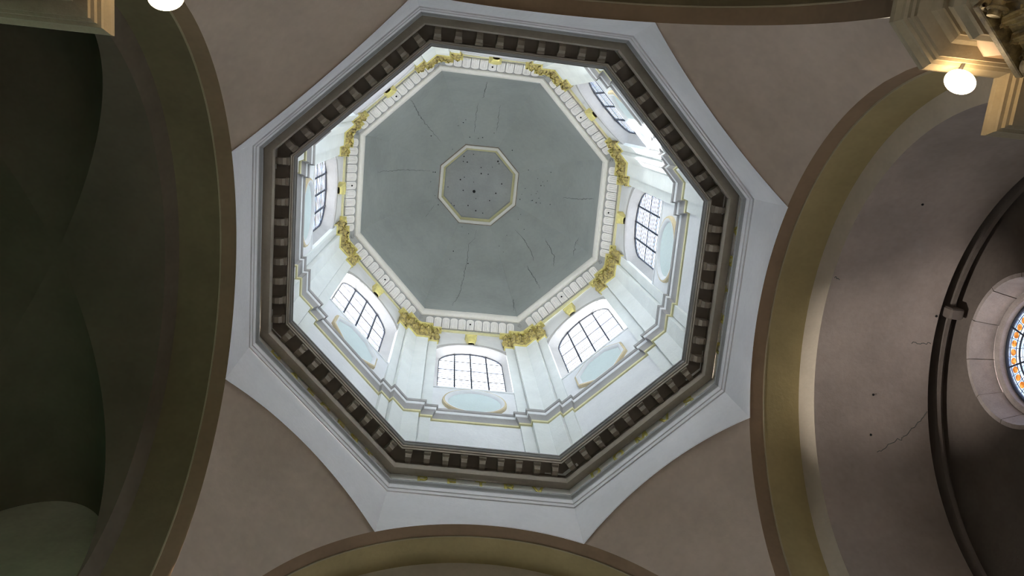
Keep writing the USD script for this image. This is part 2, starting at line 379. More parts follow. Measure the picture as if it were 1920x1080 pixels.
# prototype window in local coordinates (x left to right seen from inside, y outwards, z above the sill)
def window_parts(root):
    rows = [[(x, 0.0, z) for x, z in OUT + OUT[:1]], [(x, HW, z) for x, z in INN + INN[:1]]]
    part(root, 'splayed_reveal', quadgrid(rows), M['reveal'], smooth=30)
    inner = Polygon(INN)
    fr = inner.difference(inner.buffer(-0.02))
    part(root, 'frame', move(extrude(fr, 0.05), [[1, 0, 0, 0], [0, 0, -1, HW + 0.05], [0, 1, 0, 0], [0, 0, 0, 1]]), M['iron'])
    xs = np.linspace(-1.02, 1.02, 5); zs = np.linspace(0, 4.22, 6)
    for a, b in zip(xs[:-1], xs[1:]):
        for c, d in zip(zs[:-1], zs[1:]):
            cell = sbox(a, c, b, d).intersection(inner)
            if cell.is_empty or cell.area < 1e-3: continue
            v, f = poly_mesh(cell)
            part(root, 'pane', (np.column_stack([v[:, 0], np.full(len(v), HW + 0.03), v[:, 1]]), f), M['glass'])
    top = lambda x: max(z for z in np.linspace(3, 4.22, 60) if inner.buffer(1e-6).contains(shapely.Point(x, z)))
    for x in xs[1:-1]:
        part(root, 'mullion', bx(x - 0.02, x + 0.02, HW - 0.01, HW + 0.035, 0, top(x)), M['iron'])
    for z in zs[1:-1]:
        w = 1.02 if z < 3.3 else max(x for x in np.linspace(0, 1.02, 60) if inner.buffer(1e-6).contains(shapely.Point(x, z)))
        part(root, 'saddle_bar', bx(-w, w, HW + 0.015, HW + 0.03, z - 0.006, z + 0.006), M['iron'])
    lead = []
    for k in range(1, 21):
        z = 4.22 * k / 21 + 0.02 * math.sin(k * 5.1)
        w = 1.02 if z < 3.3 else max(x for x in np.linspace(0, 1.02, 60) if inner.buffer(1e-6).contains(shapely.Point(x, z)))
        lead.append(bx(-w, w, HW + 0.022, HW + 0.034, z - 0.006, z + 0.006))
    part(root, 'leadwork', lead, M['lead'], kind='stuff')
    arcs = OUT[1:-1]
    o2 = arch_outline(1.22 + 0.16, 2.75, 4.07 + 0.19)[1:-1]
    band = Polygon([*arcs, *o2[::-1]])
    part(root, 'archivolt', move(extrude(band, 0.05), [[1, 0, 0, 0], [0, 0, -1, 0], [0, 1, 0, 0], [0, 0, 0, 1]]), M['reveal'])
    part(root, 'sill', bx(-1.29, 1.29, -0.05, 0.02, -0.09, 0.0, 0.01), M['drum'])
    part(root, 'apron_panel', bx(-1.27, 1.27, -0.035, 0.0, -1.84, -0.10, 0.012), M['drum'])

def keystone_mesh():
    P = []
    for z, w, y in ((-0.36, 0.10, -0.10), (-0.30, 0.12, -0.16), (0.18, 0.165, -0.22), (0.24, 0.185, -0.20), (0.32, 0.185, -0.17)):
        P.append([(-w, 0.0, z), (-w, y, z), (-w * .4, y - 0.02, z), (w * .4, y - 0.02, z), (w, y, z), (w, 0.0, z)])
    return quadgrid(P)

win0 = key0 = None
first_tondo = {}
for i in range(8):
    o, a, hl = side_frame(PW, i)
    wall = thing(f'wall_{COMPASS[i]}', f'white drum wall pierced by the {WHERE[i]} window of the octagon', 'wall', kind='structure')
    pg = sbox(-hl, 17.2 - ZS, hl, 28.3 - ZS).difference(win_poly)
    v, f = poly_mesh(pg)
    part(wall, 'plaster_face', move((np.column_stack([v[:, 0], 0 * v[:, 0], v[:, 1]]), f), rotz(a, (*o, ZS))), M['drum'])
    if i == 0:
        win0 = thing('window_1', 'leaded segment-headed drum window hidden above the cornice at the top of the octagon', 'window', kind='structure', loc=(*o, ZS), rot=a)
        window_parts(win0)
        key0 = thing('keystone', 'gold keystone under the yellow line at the top of the octagon', 'keystone', 'gold keystones above the drum windows', loc=(*o, 26.90), rot=a)
        part(key0, 'scroll_block', keystone_mesh(), M['gold'], smooth=40)
        part(key0, 'cap_fillet', bx(-0.20, 0.20, -0.20, 0.0, 0.32, 0.37, 0.008), M['gold'])
    else:
        r = copy_of(win0, f'window_{i + 1}', f'leaded segment-headed drum window at the {WHERE[i]} of the octagon', (*o, ZS), a)
        copy_of(key0, 'keystone', f'gold keystone above the {WHERE[i]} drum window', (*o, 26.90), a)
    n = 40 if i % 2 == 0 else 8
    shape = 'round' if i % 2 == 0 else 'eight-sided'
    if n not in first_tondo:
        def ring(r, y):
            off = 0 if n == 40 else math.pi / 8
            return [(r * math.cos(t + off), y, r * math.sin(t + off)) for t in np.linspace(0, 2 * math.pi, n + 1)]
        t0 = thing('tondo', f'{shape} pale green tondo in a raised white rim under the {WHERE[i]} drum window', 'medallion', f'{shape} tondi under the drum windows', loc=(*o, 21.30), rot=a)
        part(t0, 'field', quadgrid([ring(0.001, -0.050), ring(0.70, -0.050)]), M['tondo'])
        part(t0, 'inner_rim', quadgrid([ring(0.70, -0.050), ring(0.72, -0.085), ring(0.76, -0.12), ring(0.80, -0.125)]), M['drum'], smooth=40)
        part(t0, 'outer_rim', quadgrid([ring(0.80, -0.125), ring(0.845, -0.115), ring(0.86, -0.09), ring(0.865, -0.03)]), M['ochre'], smooth=40)
        first_tondo[n] = t0
    else:
        copy_of(first_tondo[n], 'tondo', f'{shape} pale green tondo in a raised white rim under the {WHERE[i]} drum window', (*o, 21.30), a)

# folded pilasters in the eight corners, with gilded capitals
ca, sa = math.cos(math.pi / 8), math.sin(math.pi / 8)
def corner_pts(segs):
    """segs: (distance from the corner, inset) from the fold outwards -> plan points from left end to right end (inward is -y)"""
    right = [(s * ca - n * sa, -s * sa - n * ca) for s, n in segs]
    left = [(-x, y) for x, y in right[::-1]]
    return left, right
def corner_poly(extra=0.0):
    n1, n2 = 0.09 + extra, 0.20 + extra
    e, g = extra, (0.03 if extra == 0 else 0.0)           # fine quirks run down beside each strip
    segs = [(0.47 + e, n2), (0.47 + e, n1 - g), (0.47 + e + g, n1 - g), (0.47 + e + g, n1), (0.77 + e, n1), (0.77 + e, -0.02)]
    l, r = corner_pts(segs)
    fold = (0.0, -n2 / ca)
    return Polygon(l + [fold] + r + [(0, 0.03)])
def ext(pg, z0, z1):
    m = extrude(pg, z1 - z0); m.apply_translation([0, 0, z0]); return m

def leaf(w, hgt, curl):
    """acanthus leaf, local: z up, -y outwards, rooted at the origin"""
    rows = []
    for t in np.linspace(0, 1, 9):
        y = -(0.02 + curl * max(0, t - 0.25) ** 1.6 * 1.6); z = hgt * (t if t < 0.8 else 0.8 + 0.2 * math.sin((t - 0.8) / 0.2 * 2.4) * 0.8)
        ww = w * (0.75 + 0.25 * math.sin(t * math.pi)) * (1 - 0.55 * max(0, t - 0.55) / 0.45) * (1 + 0.16 * math.sin(t * 17))
        rows.append([(ww * s, y + 0.35 * abs(s) * w + (0.012 if j % 2 else -0.012), z - 0.05 * abs(s) * hgt) for j, s in enumerate(np.linspace(-0.5, 0.5, 7))])
    front = np.array(rows); back = front + [0, 0.02, 0]
    return join([quadgrid(front), quadgrid(back[:, ::-1])])

def volute(r, wid):
    t = np.linspace(0, 3.6 * math.pi, 34); rr = r * (1 - t / t[-1] * 0.82)
    pts = np.column_stack([rr * np.cos(t), np.zeros_like(t), rr * np.sin(t)])
    A = tube(pts, 0.2 * r, 6)
    hub = trimesh.creation.cylinder(r * 0.5, wid * 0.9, sections=14); hub.apply_transform(trimesh.transformations.rotation_matrix(math.pi / 2, [1, 0, 0]))
    return join([A, move(hub, np.eye(4))])

def at(x, y, z, ang=0.0):
    return rotz(ang, (x, y, z))

def corner_capital(root):
    part(root, 'bell', ext(corner_poly(0.005), 0, 1.35), M['gild'])
    part(root, 'necking', ext(corner_poly(0.035), -0.07, 0.0), M['gold'])
    spots = []                                      # (distance from the fold, inset, side)
    for sgn in (-1, 1):
        for s, n in ((0.11, 0.17), (0.34, 0.17), (0.62, 0.09)):
            spots.append((sgn, s, n))
    def place(m, sgn, s, n, z):
        x, y = s * ca - n * sa, -s * sa - n * ca
        return move(m, at(sgn * x, y, z, -sgn * math.pi / 8))
    for sgn, s, n in spots:
        part(root, 'acanthus_leaf', place(leaf(0.26, 0.52, 0.16), sgn, s, n, 0.0), M['gild'])
    for sgn, s, n in spots:
        part(root, 'acanthus_leaf', place(leaf(0.25, 0.88, 0.20), sgn, s + (0.115 if s < 0.3 else 0.10), n - 0.01, 0.05), M['gild'])
    for sgn in (-1, 1):
        for s, n in ((0.40, 0.30), (0.72, 0.20)):
            part(root, 'volute', place(volute(0.13, 0.14), sgn, s, n, 1.02), M['gold'], smooth=40)
    part(root, 'abacus', ext(corner_poly(0.12), 1.20, 1.32), M['gold'])
    fl = trimesh.creation.icosphere(2, 0.10); fl.apply_scale([1, 0.6, 1]); fl.apply_translation([0, -0.33, 1.24])
    part(root, 'fleuron', fl, M['gold'], smooth=True)

pil0 = cap0 = None
PL = 'folded white corner pilaster at the {} corner of the octagon'
CL = 'gilded acanthus capital at the {} corner of the octagon'
for i in range(8):
    o, a = corner_frame(PW, i)
    if i == 0:
        pil0 = thing('pilaster', PL.format(CORNER[i]), 'pilaster', 'folded pilasters in the drum corners', loc=(*o, 17.2), rot=a)
        part(pil0, 'pedestal', ext(corner_poly(0.0), 0.0, 2.85), M['pilaster'])
        part(pil0, 'base', ext(corner_poly(0.04), 3.28, 3.45), M['pilaster'])
        part(pil0, 'shaft', ext(corner_poly(0.0), 3.45, 9.30), M['pilaster'])
        part(pil0, 'entablature_block', ext(corner_poly(0.0), 9.30, 10.85), M['pilaster'])
        cap0 = thing('pilaster_capital', CL.format(CORNER[i]), 'capital', 'gilded capitals in the drum corners', loc=(*o, 26.5), rot=a)
        corner_capital(cap0)
    else:
        copy_of(pil0, 'pilaster', PL.format(CORNER[i]), (*o, 17.2), a)
        copy_of(cap0, 'pilaster_capital', CL.format(CORNER[i]), (*o, 26.5), a)

# dado cornice breaking forward around the pilasters
path = []
for i in range(8):
    o, a, hl = side_frame(PW, i)
    ex = np.array([math.cos(a), math.sin(a)]); inn = np.array([math.sin(a), -math.cos(a)])
    def q(u, n): return o - ex * u + inn * n      # u runs with the path
    c = inset(PW, 0.20)[i]
    path += [c, q(-hl + .47, .20), q(-hl + .47, .09), q(-hl + .77, .09), q(-hl + .77, 0.0), q(hl - .77, 0.0), q(hl - .77, .09), q(hl - .47, .09), q(hl - .47, .20)]
path = np.array(path)
dc = trim('grey and white dado cornice breaking forward around the drum pilasters')
part(dc, 'yellow_fillet', sweep(path, [(-0.01, 19.96), (0.035, 19.97), (0.045, 20.03)]), M['yellow'])
part(dc, 'cove', sweep(path, [(0.045, 20.03), (0.05, 20.08), (0.07, 20.16), (0.11, 20.23)]), M['dado'], smooth=40)
part(dc, 'fascia', sweep(path, [(0.11, 20.23), (0.12, 20.24), (0.125, 20.36)]), M['drum'])
part(dc, 'crown', sweep(path, [(0.125, 20.36), (0.15, 20.38), (0.165, 20.45), (0.0, 20.52), (-0.02, 20.52)]), M['dado'])

# ------------------------------------------------------------------ modillion cornice, frieze and architrave
mc = trim('brown modillion cornice around the foot of the drum')
part(mc, 'bed_moulding', sweep(PA, [(0.0, 16.90), (0.02, 16.86), (0.06, 16.82), (0.15, 16.79), (0.20, 16.80), (0.215, 16.86), (0.215, 16.98), (0.19, 17.02)]), M['cornice'], smooth=35)
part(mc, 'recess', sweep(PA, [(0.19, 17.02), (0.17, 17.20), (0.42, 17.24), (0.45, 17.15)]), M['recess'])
part(mc, 'corona', sweep(PA, [(0.45, 17.15), (0.47, 17.145), (0.475, 17.20), (0.495, 17.205), (0.50, 17.26)]), M['cornice'])
part(mc, 'cymatium', sweep(PA, [(0.50, 17.26), (0.525, 17.275), (0.545, 17.31), (0.56, 17.315), (0.56, 17.36), (0.0, 17.45)]), M['archi'])
def modillion():
    ms = []
    w0, w1 = 0.058, 0.068
    prof = [(-0.20, -0.01), (-0.26, -0.035), (-0.34, -0.02), (-0.385, 0.03), (-0.39, 0.055)]
    rows = [[(-w0 - (w1 - w0) * k / 4, y, 0.17), (-w0 - (w1 - w0) * k / 4, y, z), (w0 + (w1 - w0) * k / 4, y, z), (w0 + (w1 - w0) * k / 4, y, 0.17)] for k, (y, z) in enumerate(prof)]
    ms.append(quadgrid(rows)); ms.append((np.array(rows[-1]), [[0, 1, 2, 3]])); ms.append((np.array(rows[0]), [[0, 1, 2, 3]]))
    ms.append(bx(-0.078, 0.078, -0.445, -0.37, 0.07, 0.16, 0.01))
    return join(ms)
MOD = modillion()
for i in range(8):
    o, a, hl = side_frame(PA, i)
    for k in range(9):
        part(mc, 'modillion', move(MOD, rotz(a, (*o, 17.04)) @ at((k - 4) * 0.392, 0, 0)), M['cornice'])

fr = trim('pale frieze with gilded capital letters above the white drum base')
part(fr, 'architrave', sweep(PA, [(0.0, 16.10), (0.025, 16.105), (0.03, 16.20), (0.05, 16.205), (0.055, 16.31), (0.065, 16.33)]), M['base'])
part(fr, 'architrave_cap', sweep(PA, [(0.065, 16.33), (0.075, 16.36), (0.105, 16.40), (0.11, 16.455), (0.0, 16.48)]), M['archi'])
part(fr, 'frieze_face', sweep(PA, [(0.0, 16.46), (0.0, 16.92)]), M['frieze'])
TEXT = {5: ('HAEC EST', [1.46, .91, .44, 0.02, 0, -.46, -.86, -1.30]), 4: ('PETRV', [1.22, .61, 0, -.6, -1.22]), 3: ('DOMVS', [1.22, .61, 0, -.63, -1.24]), 2: ('DEIPA', [1.22, .6, 0, -.6, -1.22])}
for i, (word, us) in TEXT.items():
    o, a, hl = side_frame(PA, i)
    for ch, u in zip(word, us):
        if ch == ' ': continue
        m = meshkit.text_mesh(ch, 0.31, 0.02, bold=True)
        v, f, _ = meshkit.arrays(m)
        v = v - [(v[:, 0].min() + v[:, 0].max()) / 2, 0, 0]
        L = np.array([[0.9, 0, 0, -u], [0, 0, -1, 0.0], [0, 1, 0, 16.595], [0, 0, 0, 1.0]])
        part(fr, 'letter', move((v, f), rotz(a, (*o, 0)) @ L), M['letter'])

# ------------------------------------------------------------------ crossing: drum base, pendentives, arches
AP, RA, ZA = 5 * C8, 4.13, 11.0
RS = math.hypot(AP, RA)
for i in range(8):
    o, a, hl = side_frame(PA, i)
    us = np.linspace(-hl, hl, 33)
    low = ZA + np.sqrt(np.maximum(RS ** 2 - AP ** 2 - np.clip(np.abs(us), 0, 1.93) ** 2, 0)) - 0.03
    w = thing(f'wall_{COMPASS[i]}_base', f'white drum base above the {WHERE[i]} ' + ('arch' if i % 2 == 0 else 'pendentive'), 'wall', kind='structure')
    T = rotz(a, (*o, 0))
    o5, a5, h5 = side_frame(5 * U8, i)                 # the foot follows the regular crossing, the head the uneven drum
    foot = move((np.column_stack([us / hl * h5, 0 * us, low]), np.zeros((1, 3), int)), rotz(a5, (*o5, 0)))[0]
    head = move((np.column_stack([us, 0 * us, 0 * us + 16.12]), np.zeros((1, 3), int)), T)[0]
    part(w, 'plaster_face', quadgrid([foot, head]), M['base'])

for k, nm in enumerate(['bottom right', 'bottom left', 'top left', 'top right']):
    c = math.pi / 4 + k * math.pi / 2
    rows = []
    for ph in np.radians(np.linspace(-22.5, 22.5, 49)):
        rmin = AP / math.cos(ph) + 0.0
        b = math.radians(45) - abs(ph)
        rmax = min(AP / math.cos(b), RS)
        z0, z1 = ZA + math.sqrt(max(RS ** 2 - rmax ** 2, 0)), ZA + math.sqrt(RS ** 2 - rmin ** 2)
        col = []
        for z in np.linspace(z0, z1, 30):
            r = math.sqrt(max(RS ** 2 - (z - ZA) ** 2, 0)); col.append((r * math.cos(c + ph), r * math.sin(c + ph), z))
        rows.append(col)
    p = thing('pendentive', f'beige curved pendentive at the {nm} of the crossing', 'pendentive', 'pendentives of the crossing', 'structure')
    part(p, 'plaster_face', quadgrid(rows), M['pend'], smooth=True)

ARMS = [('west', 'right', 5.60, 3.80, 8.25), ('south', 'bottom', 5.50, 3.80, 11.0), ('east', 'left', 5.62, 3.84, 16.0), ('north', 'top', 5.15, 3.98, 11.0)]
def barrel(R, x0, x1, n=64, R1=None, lo=None):
    th = np.linspace(-math.pi / 2, math.pi / 2, n + 1)
    R1 = R if R1 is None else R1
    def row(r, x):
        pts = [(x, r * math.sin(t), ZA + r * math.cos(t)) for t in th]
        return [(x, -r, ZA - 1.2)] + pts + [(x, r, ZA - 1.2)]
    return [row(R, x0), row(R1, x1)]
for k, (side, wh, xs, Ri, xe) in enumerate(ARMS):
    T = rotz(k * math.pi / 2)
    ar = thing('arch', f'ochre and brown crossing arch on the {wh} side', 'arch', 'arches of the crossing', 'structure')
    part(ar, 'edge_band', move(quadgrid([barrel(RA + 0.12, AP + 0.03, 4.87)[0]] + barrel(RA, AP, 4.87)), T), M['band'], smooth=30)
    bead = barrel(RA - 0.0, 4.87, 4.87); b2 = barrel(RA - 0.022, 4.875, 4.893); b3 = barrel(RA, 4.898, 4.898)
    part(ar, 'bead', move(quadgrid([bead[0], b2[0], b2[1], b3[0]]), T), M['bead'], smooth=30)
    part(ar, 'soffit', move(quadgrid(barrel(RA, 4.898, xs - 0.05)), T), M['soffit_shaded' if side in ('east', 'north') else 'soffit'], smooth=30)
    part(ar, 'chamfer', move(quadgrid(barrel(RA, xs - 0.05, xs + 0.08, R1=Ri)), T), M['chamfer_shaded' if side == 'east' else 'chamfer'], smooth=30)
    if side != 'east':
        xe = 7.83 if side == 'west' else xe
        ce = thing(f'ceiling_{side}', f'barrel vault beyond the {wh} arch', 'vault', kind='structure')
        part(ce, 'barrel_vault', move(quadgrid(barrel(Ri, xs + 0.08, xe)), T), M['vault'], smooth=30)

# nave bay beyond the left arch: a groin vault, then a barrel
XC, HA, RN = -7.42, 1.72, 3.84
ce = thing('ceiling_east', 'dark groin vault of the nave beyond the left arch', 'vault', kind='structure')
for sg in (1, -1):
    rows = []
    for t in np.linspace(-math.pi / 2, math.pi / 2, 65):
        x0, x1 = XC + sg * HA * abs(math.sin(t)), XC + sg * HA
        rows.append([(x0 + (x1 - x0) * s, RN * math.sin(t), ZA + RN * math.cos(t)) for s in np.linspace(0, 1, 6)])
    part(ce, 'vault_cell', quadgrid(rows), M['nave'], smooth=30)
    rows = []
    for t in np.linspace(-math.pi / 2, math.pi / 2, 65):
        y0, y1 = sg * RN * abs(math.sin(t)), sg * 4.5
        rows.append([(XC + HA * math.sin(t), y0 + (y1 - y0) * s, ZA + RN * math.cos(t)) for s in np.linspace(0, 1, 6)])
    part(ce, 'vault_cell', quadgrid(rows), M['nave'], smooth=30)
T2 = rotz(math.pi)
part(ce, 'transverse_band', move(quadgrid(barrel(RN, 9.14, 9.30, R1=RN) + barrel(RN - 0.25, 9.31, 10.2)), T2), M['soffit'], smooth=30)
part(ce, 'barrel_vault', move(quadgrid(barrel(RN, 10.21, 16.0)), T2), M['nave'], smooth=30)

def vwall(name, x0, y0, x1, y1, z0, z1, mat, hole=None, label=None):
    """a vertical wall from (x0,y0) to (x1,y1) with an optional opening: Polygon in (distance, z)"""
    L = math.hypot(x1 - x0, y1 - y0); pg = sbox(0, z0, L, z1)
    if hole is not None: pg = pg.difference(hole)
    v, f = poly_mesh(pg)
    d = np.array([x1 - x0, y1 - y0]) / L
    return (np.column_stack([x0 + v[:, 0] * d[0], y0 + v[:, 0] * d[1], v[:, 1]]), f)

win_n = [8]
def plain_window(label, hole, x0, y0, x1, y1, out, mat):
    """glazing set 0.3 m outside a wall opening"""
    win_n[0] += 1
    w = thing(f'window_{win_n[0]}', label, 'window', kind='structure')
    L = math.hypot(x1 - x0, y1 - y0); d = np.array([x1 - x0, y1 - y0]) / L
    co = np.array(hole.exterior.coords)
    A = np.column_stack([x0 + co[:, 0] * d[0], y0 + co[:, 0] * d[1], co[:, 1]]); B = A + [*out, 0]
    part(w, 'reveal', quadgrid([A, B]), M['reveal'])
    x_0, z_0, x_1, z_1 = hole.bounds
    xs, zs = np.linspace(x_0, x_1, 4), np.linspace(z_0, z_1, 6)
    for a, b in zip(xs[:-1], xs[1:]):
        for c, e in zip(zs[:-1], zs[1:]):
            cell = sbox(a, c, b, e).intersection(hole)
            if cell.is_empty or cell.area < 1e-3: continue
            v, f = poly_mesh(cell)
            part(w, 'pane', (np.column_stack([x0 + v[:, 0] * d[0] + out[0], y0 + v[:, 0] * d[1] + out[1], v[:, 1]]), f), mat)
    return w

def arched(c, w, z0, z1):
    return Polygon([(c - w, z0), (c + w, z0)] + [(c + w * math.cos(t), z1 - w + w * math.sin(t)) for t in np.linspace(0, math.pi, 17)])

# lower walls of the arms and piers
for k, (side, wh, xs, Ri, xe) in enumerate(ARMS):
    T = rotz(k * math.pi / 2)
    w = thing(f'wall_{side}_arm', f'lower walls of the {wh} arm of the church', 'wall', kind='structure')
    if side != 'east':
        for s in (-1, 1):
            part(w, 'side_wall', move(vwall('', xs, s * Ri, xe, s * Ri, 0, ZA - 1.1, None), T), M['wall'])
    if side == 'north':
        part(w, 'end_wall', move(vwall('', xe, -Ri - .5, xe, Ri + .5, 0, 15.2, None), T), M['wall'])
    if side == 'south':
        hole = arched(Ri + 0.5, 1.3, 4.0, 11.0)
        part(w, 'end_wall', move(vwall('', xe, -Ri - .5, xe, Ri + .5, 0, 15.2, None, hole), T), M['wall'])
        c, s_ = math.cos(k * math.pi / 2), math.sin(k * math.pi / 2)
        R2 = lambda x, y: (c * x - s_ * y, s_ * x + c * y)
        (ax, ay), (bx_, by), (ox, oy) = R2(xe, -Ri - .5), R2(xe, Ri + .5), R2(0.3, 0)
        plain_window(f'tall arched end window of the {wh} arm', hole, ax, ay, bx_, by, (ox, oy), M['glass'])
    if side == 'east':
        part(w, 'end_wall', move(vwall('', xe, -RN - .5, xe, RN + .5, 0, 15.2, None), T), M['wall'])
        for s in (-1, 1):
            part(w, 'side_wall', vwall('', -9.2, s * RN, -16, s * RN, 0, ZA - 1.1, None), M['wall'])
            hole = arched(1.72, 0.75, 8.0, 11.6)
            part(w, 'lunette_wall', vwall('', -5.70, s * 4.5, -9.14, s * 4.5, 0, 15.0, None, hole), M['wall'])
            for x in (-5.70, -9.14):
                part(w, 'return_wall', vwall('', x, s * RN, x, s * 4.5, 0, 15.0, None), M['wall'])
            plain_window(f'green stained nave window on the {"lower" if s > 0 else "upper"} side', hole, -5.70, s * 4.5, -9.14, s * 4.5, (0, s * 0.3), M['glass_green'])

sq = lambda x0, x1, y0, y1: sbox(x0, y0, x1, y1)
roof_pg = shapely.union_all([sq(-6.4, 6.4, -6.4, 6.4), sq(-16.2, -4, -4.55, 4.55), sq(4, 8.4, -4.5, 4.5), sq(-4.5, 4.5, -11.1, 11.1)]).difference(Polygon(inset(PA, -0.16)))
rf = thing('roof', 'unseen added roof slab around the drum', 'roof', kind='structure')  # out of view, added to block sky light leaking past the vault seams
part(rf, 'slab', ext(roof_pg, 15.72, 16.0), M['wall'])
fl = thing('floor', 'pale stone church floor', 'floor', kind='structure')
part(fl, 'paving', bx(-4.7, 17, -12, 12, -0.3, 0.0), M['floor'])
part(fl, 'nave_floor', bx(-17, -4.7, -12, 12, -0.3, 0.0), M['floor_low_bounce'])
gd = thing('ground', 'paved ground outside the church', 'ground', kind='structure')
a = np.linspace(0, 2 * math.pi, 65)
part(gd, 'paving', quadgrid([np.column_stack([r * np.cos(a), r * np.sin(a), 0 * a - 0.31]) for r in (2, 40, 160)]), M['ground'])

# piers with their entablatures
ENT = [(0.10, 9.50), (0.10, 9.64), (0.13, 9.645), (0.13, 9.78), (0.165, 9.785), (0.17, 9.85), (0.21, 9.92), (0.21, 9.97), (0.10, 9.99), (0.10, 10.20), (0.13, 10.205), (0.135, 10.24), (0.18, 10.26), (0.22, 10.30), (0.36, 10.31), (0.36, 10.37), (0.395, 10.375), (0.40, 10.43), (0.44, 10.435), (0.45, 10.47), (0.495, 10.53), (0.50, 10.57), (0.50, 10.61), (0.0, 10.66)]
pcap0 = None
for k, nm in enumerate(['bottom right', 'bottom left', 'top left', 'top right']):
    # arm A = arm k (x side), arm B = arm k+1; local quadrant rotated by k*90 degrees
    A, B = ARMS[k], ARMS[(k + 1) % 4]
    xa, ra, ea = A[2], A[3], A[4]
    xb, rb, eb = B[2], B[3], B[4]
    if A[0] == 'east': ea = 9.1
    if B[0] == 'east': eb = 9.1
    P = np.array([(rb, min(eb, 9.1)), (rb, xb), (RA, xb), (RA, AP), (AP, RA), (xa, RA), (xa, ra), (min(ea, 9.1), ra)])
    if A[0] == 'east': P = P[:-1]; P = np.vstack([P, [(xa + 0.1, ra)]])
    if B[0] == 'east': P = P[1:]; P = np.vstack([[(rb, xb + 0.1)], P])
    T = rotz(k * math.pi / 2)
    pr = thing('pier', f'chamfered crossing pier at the {nm}', 'pier', 'piers of the crossing', 'structure')
    part(pr, 'shaft', move(sweep(P, [(0, 0), (0, 10.0)], closed=False), T), M['wall'])
    up = np.array([(RA, xb), (RA, AP), (AP, RA), (xa, RA)])
    part(pr, 'springer', move(sweep(up[1:3], [(0, 9.9), (0, 11.02)], closed=False), T), M['pend'])
    # the cornice rides on a shallower jamb
    jA = RA + (0.32 if A[0] in ('west', 'east') else 0.0); jB = RA + (0.32 if B[0] in ('west', 'east') else 0.0)
    xA, xB = {'west': 5.5, 'east': 5.27}.get(A[0], xa), {'west': 5.5, 'east': 5.27}.get(B[0], xb)
    ch = AP + RA
    eA, eB = (9.05 if A[0] == 'east' else 7.55 if A[0] == 'west' else 10.9), (9.05 if B[0] == 'east' else 7.55 if B[0] == 'west' else 10.9)
    P = np.array([(rb, eB), (rb, xB), (jB, xB), (jB, ch - jB), (ch - jA, jA), (xA, jA), (xA, ra), (eA, ra)])
    en = thing('entablature', f'moulded stone entablature on the {nm} crossing pier', 'entablature', 'entablatures of the crossing piers')
    sgn = -1 if inset(P, 0.1, False)[3].sum() > P[3].sum() else 1
    prof = lambda a, b: [(sgn * n, z) for n, z in ENT[a:b]]
    part(en, 'architrave', move(sweep(P, [(0.0 * sgn, 9.50)] + prof(0, 7), False), T), M['entab'])
    part(en, 'frieze', move(sweep(P, prof(6, 9), False), T), M['entab'])
    part(en, 'cornice', move(sweep(P, prof(8, 24), False), T), M['entab'])
    # pilaster and gilded capital on the chamfer
    c = math.pi / 4 + k * math.pi / 2; dd = (AP + RA) / math.sqrt(2)
    loc = (dd * math.cos(c), dd * math.sin(c)); rot = c - math.pi / 2
    if k == 0:
        pp0 = thing('pier_pilaster', f'stone pilaster on the chamfer of the {nm} crossing pier', 'pilaster', 'pilasters on the crossing piers', loc=(*loc, 0), rot=rot)
        part(pp0, 'shaft', bx(-0.33, 0.33, -0.12, 0.0, 0.8, 8.62, 0.012), M['wall'])
        part(pp0, 'base', bx(-0.38, 0.38, -0.17, 0.0, 0.0, 0.8, 0.02), M['wall'])
        pcap0 = thing('pier_capital', f'gilded leafy capital under the {nm} pier entablature', 'capital', 'gilded capitals on the crossing piers', loc=(*loc, 8.62), rot=rot)
        part(pcap0, 'bell', bx(-0.34, 0.34, -0.15, 0.0, 0.0, 0.80, 0.01), M['gild_old'])
        for z0, hh, cu, xsx in ((0.0, 0.36, 0.12, (-0.28, -0.09, 0.09, 0.28)), (0.04, 0.62, 0.17, (-0.19, 0.0, 0.19))):
            for x in xsx:
                part(pcap0, 'acanthus_leaf', move(leaf(0.22, hh, cu), at(x, -0.15, z0)), M['gild_old'])
        for x in (-0.34, 0.34):
            part(pcap0, 'volute', move(volute(0.125, 0.16), at(x, -0.24, 0.66, math.copysign(0.6, -x))), M['gild_old'], smooth=40)
        part(pcap0, 'abacus', bx(-0.44, 0.44, -0.30, 0.0, 0.78, 0.88, 0.012), M['gild_old'])
    else:
        copy_of(pp0, 'pier_pilaster', f'stone pilaster on the chamfer of the {nm} crossing pier', (*loc, 0), rot)
        copy_of(pcap0, 'pier_capital', f'gilded leafy capital under the {nm} pier entablature', (*loc, 8.62), rot)

# ------------------------------------------------------------------ right arm: end wall with the rose window
YO, ZO = -0.11, 13.20
def circ(r, x, n=64, y0=YO, z0=ZO):
    return np.array([(x, y0 + r * math.cos(t), z0 + r * math.sin(t)) for t in np.linspace(0, 2 * math.pi, n + 1)])
RP = 4.1
ew = thing('wall_west_end', 'dim end wall around the rose window', 'wall', kind='structure')
hole = Polygon([(q[1] + 4.2, q[2]) for q in circ(1.205, 0)[:-1]])
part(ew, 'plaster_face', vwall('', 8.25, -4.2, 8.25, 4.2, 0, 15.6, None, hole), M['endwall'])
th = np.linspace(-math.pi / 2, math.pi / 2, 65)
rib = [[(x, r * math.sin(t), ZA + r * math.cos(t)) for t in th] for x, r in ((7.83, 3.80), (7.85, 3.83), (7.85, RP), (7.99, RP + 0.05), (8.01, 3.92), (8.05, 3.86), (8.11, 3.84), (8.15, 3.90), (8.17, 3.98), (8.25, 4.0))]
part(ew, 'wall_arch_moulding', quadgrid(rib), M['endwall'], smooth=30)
part(ew, 'rib_block', bx(7.91, 8.17, -0.42, -0.22, 14.60, 14.98, 0.03), M['endwall'])
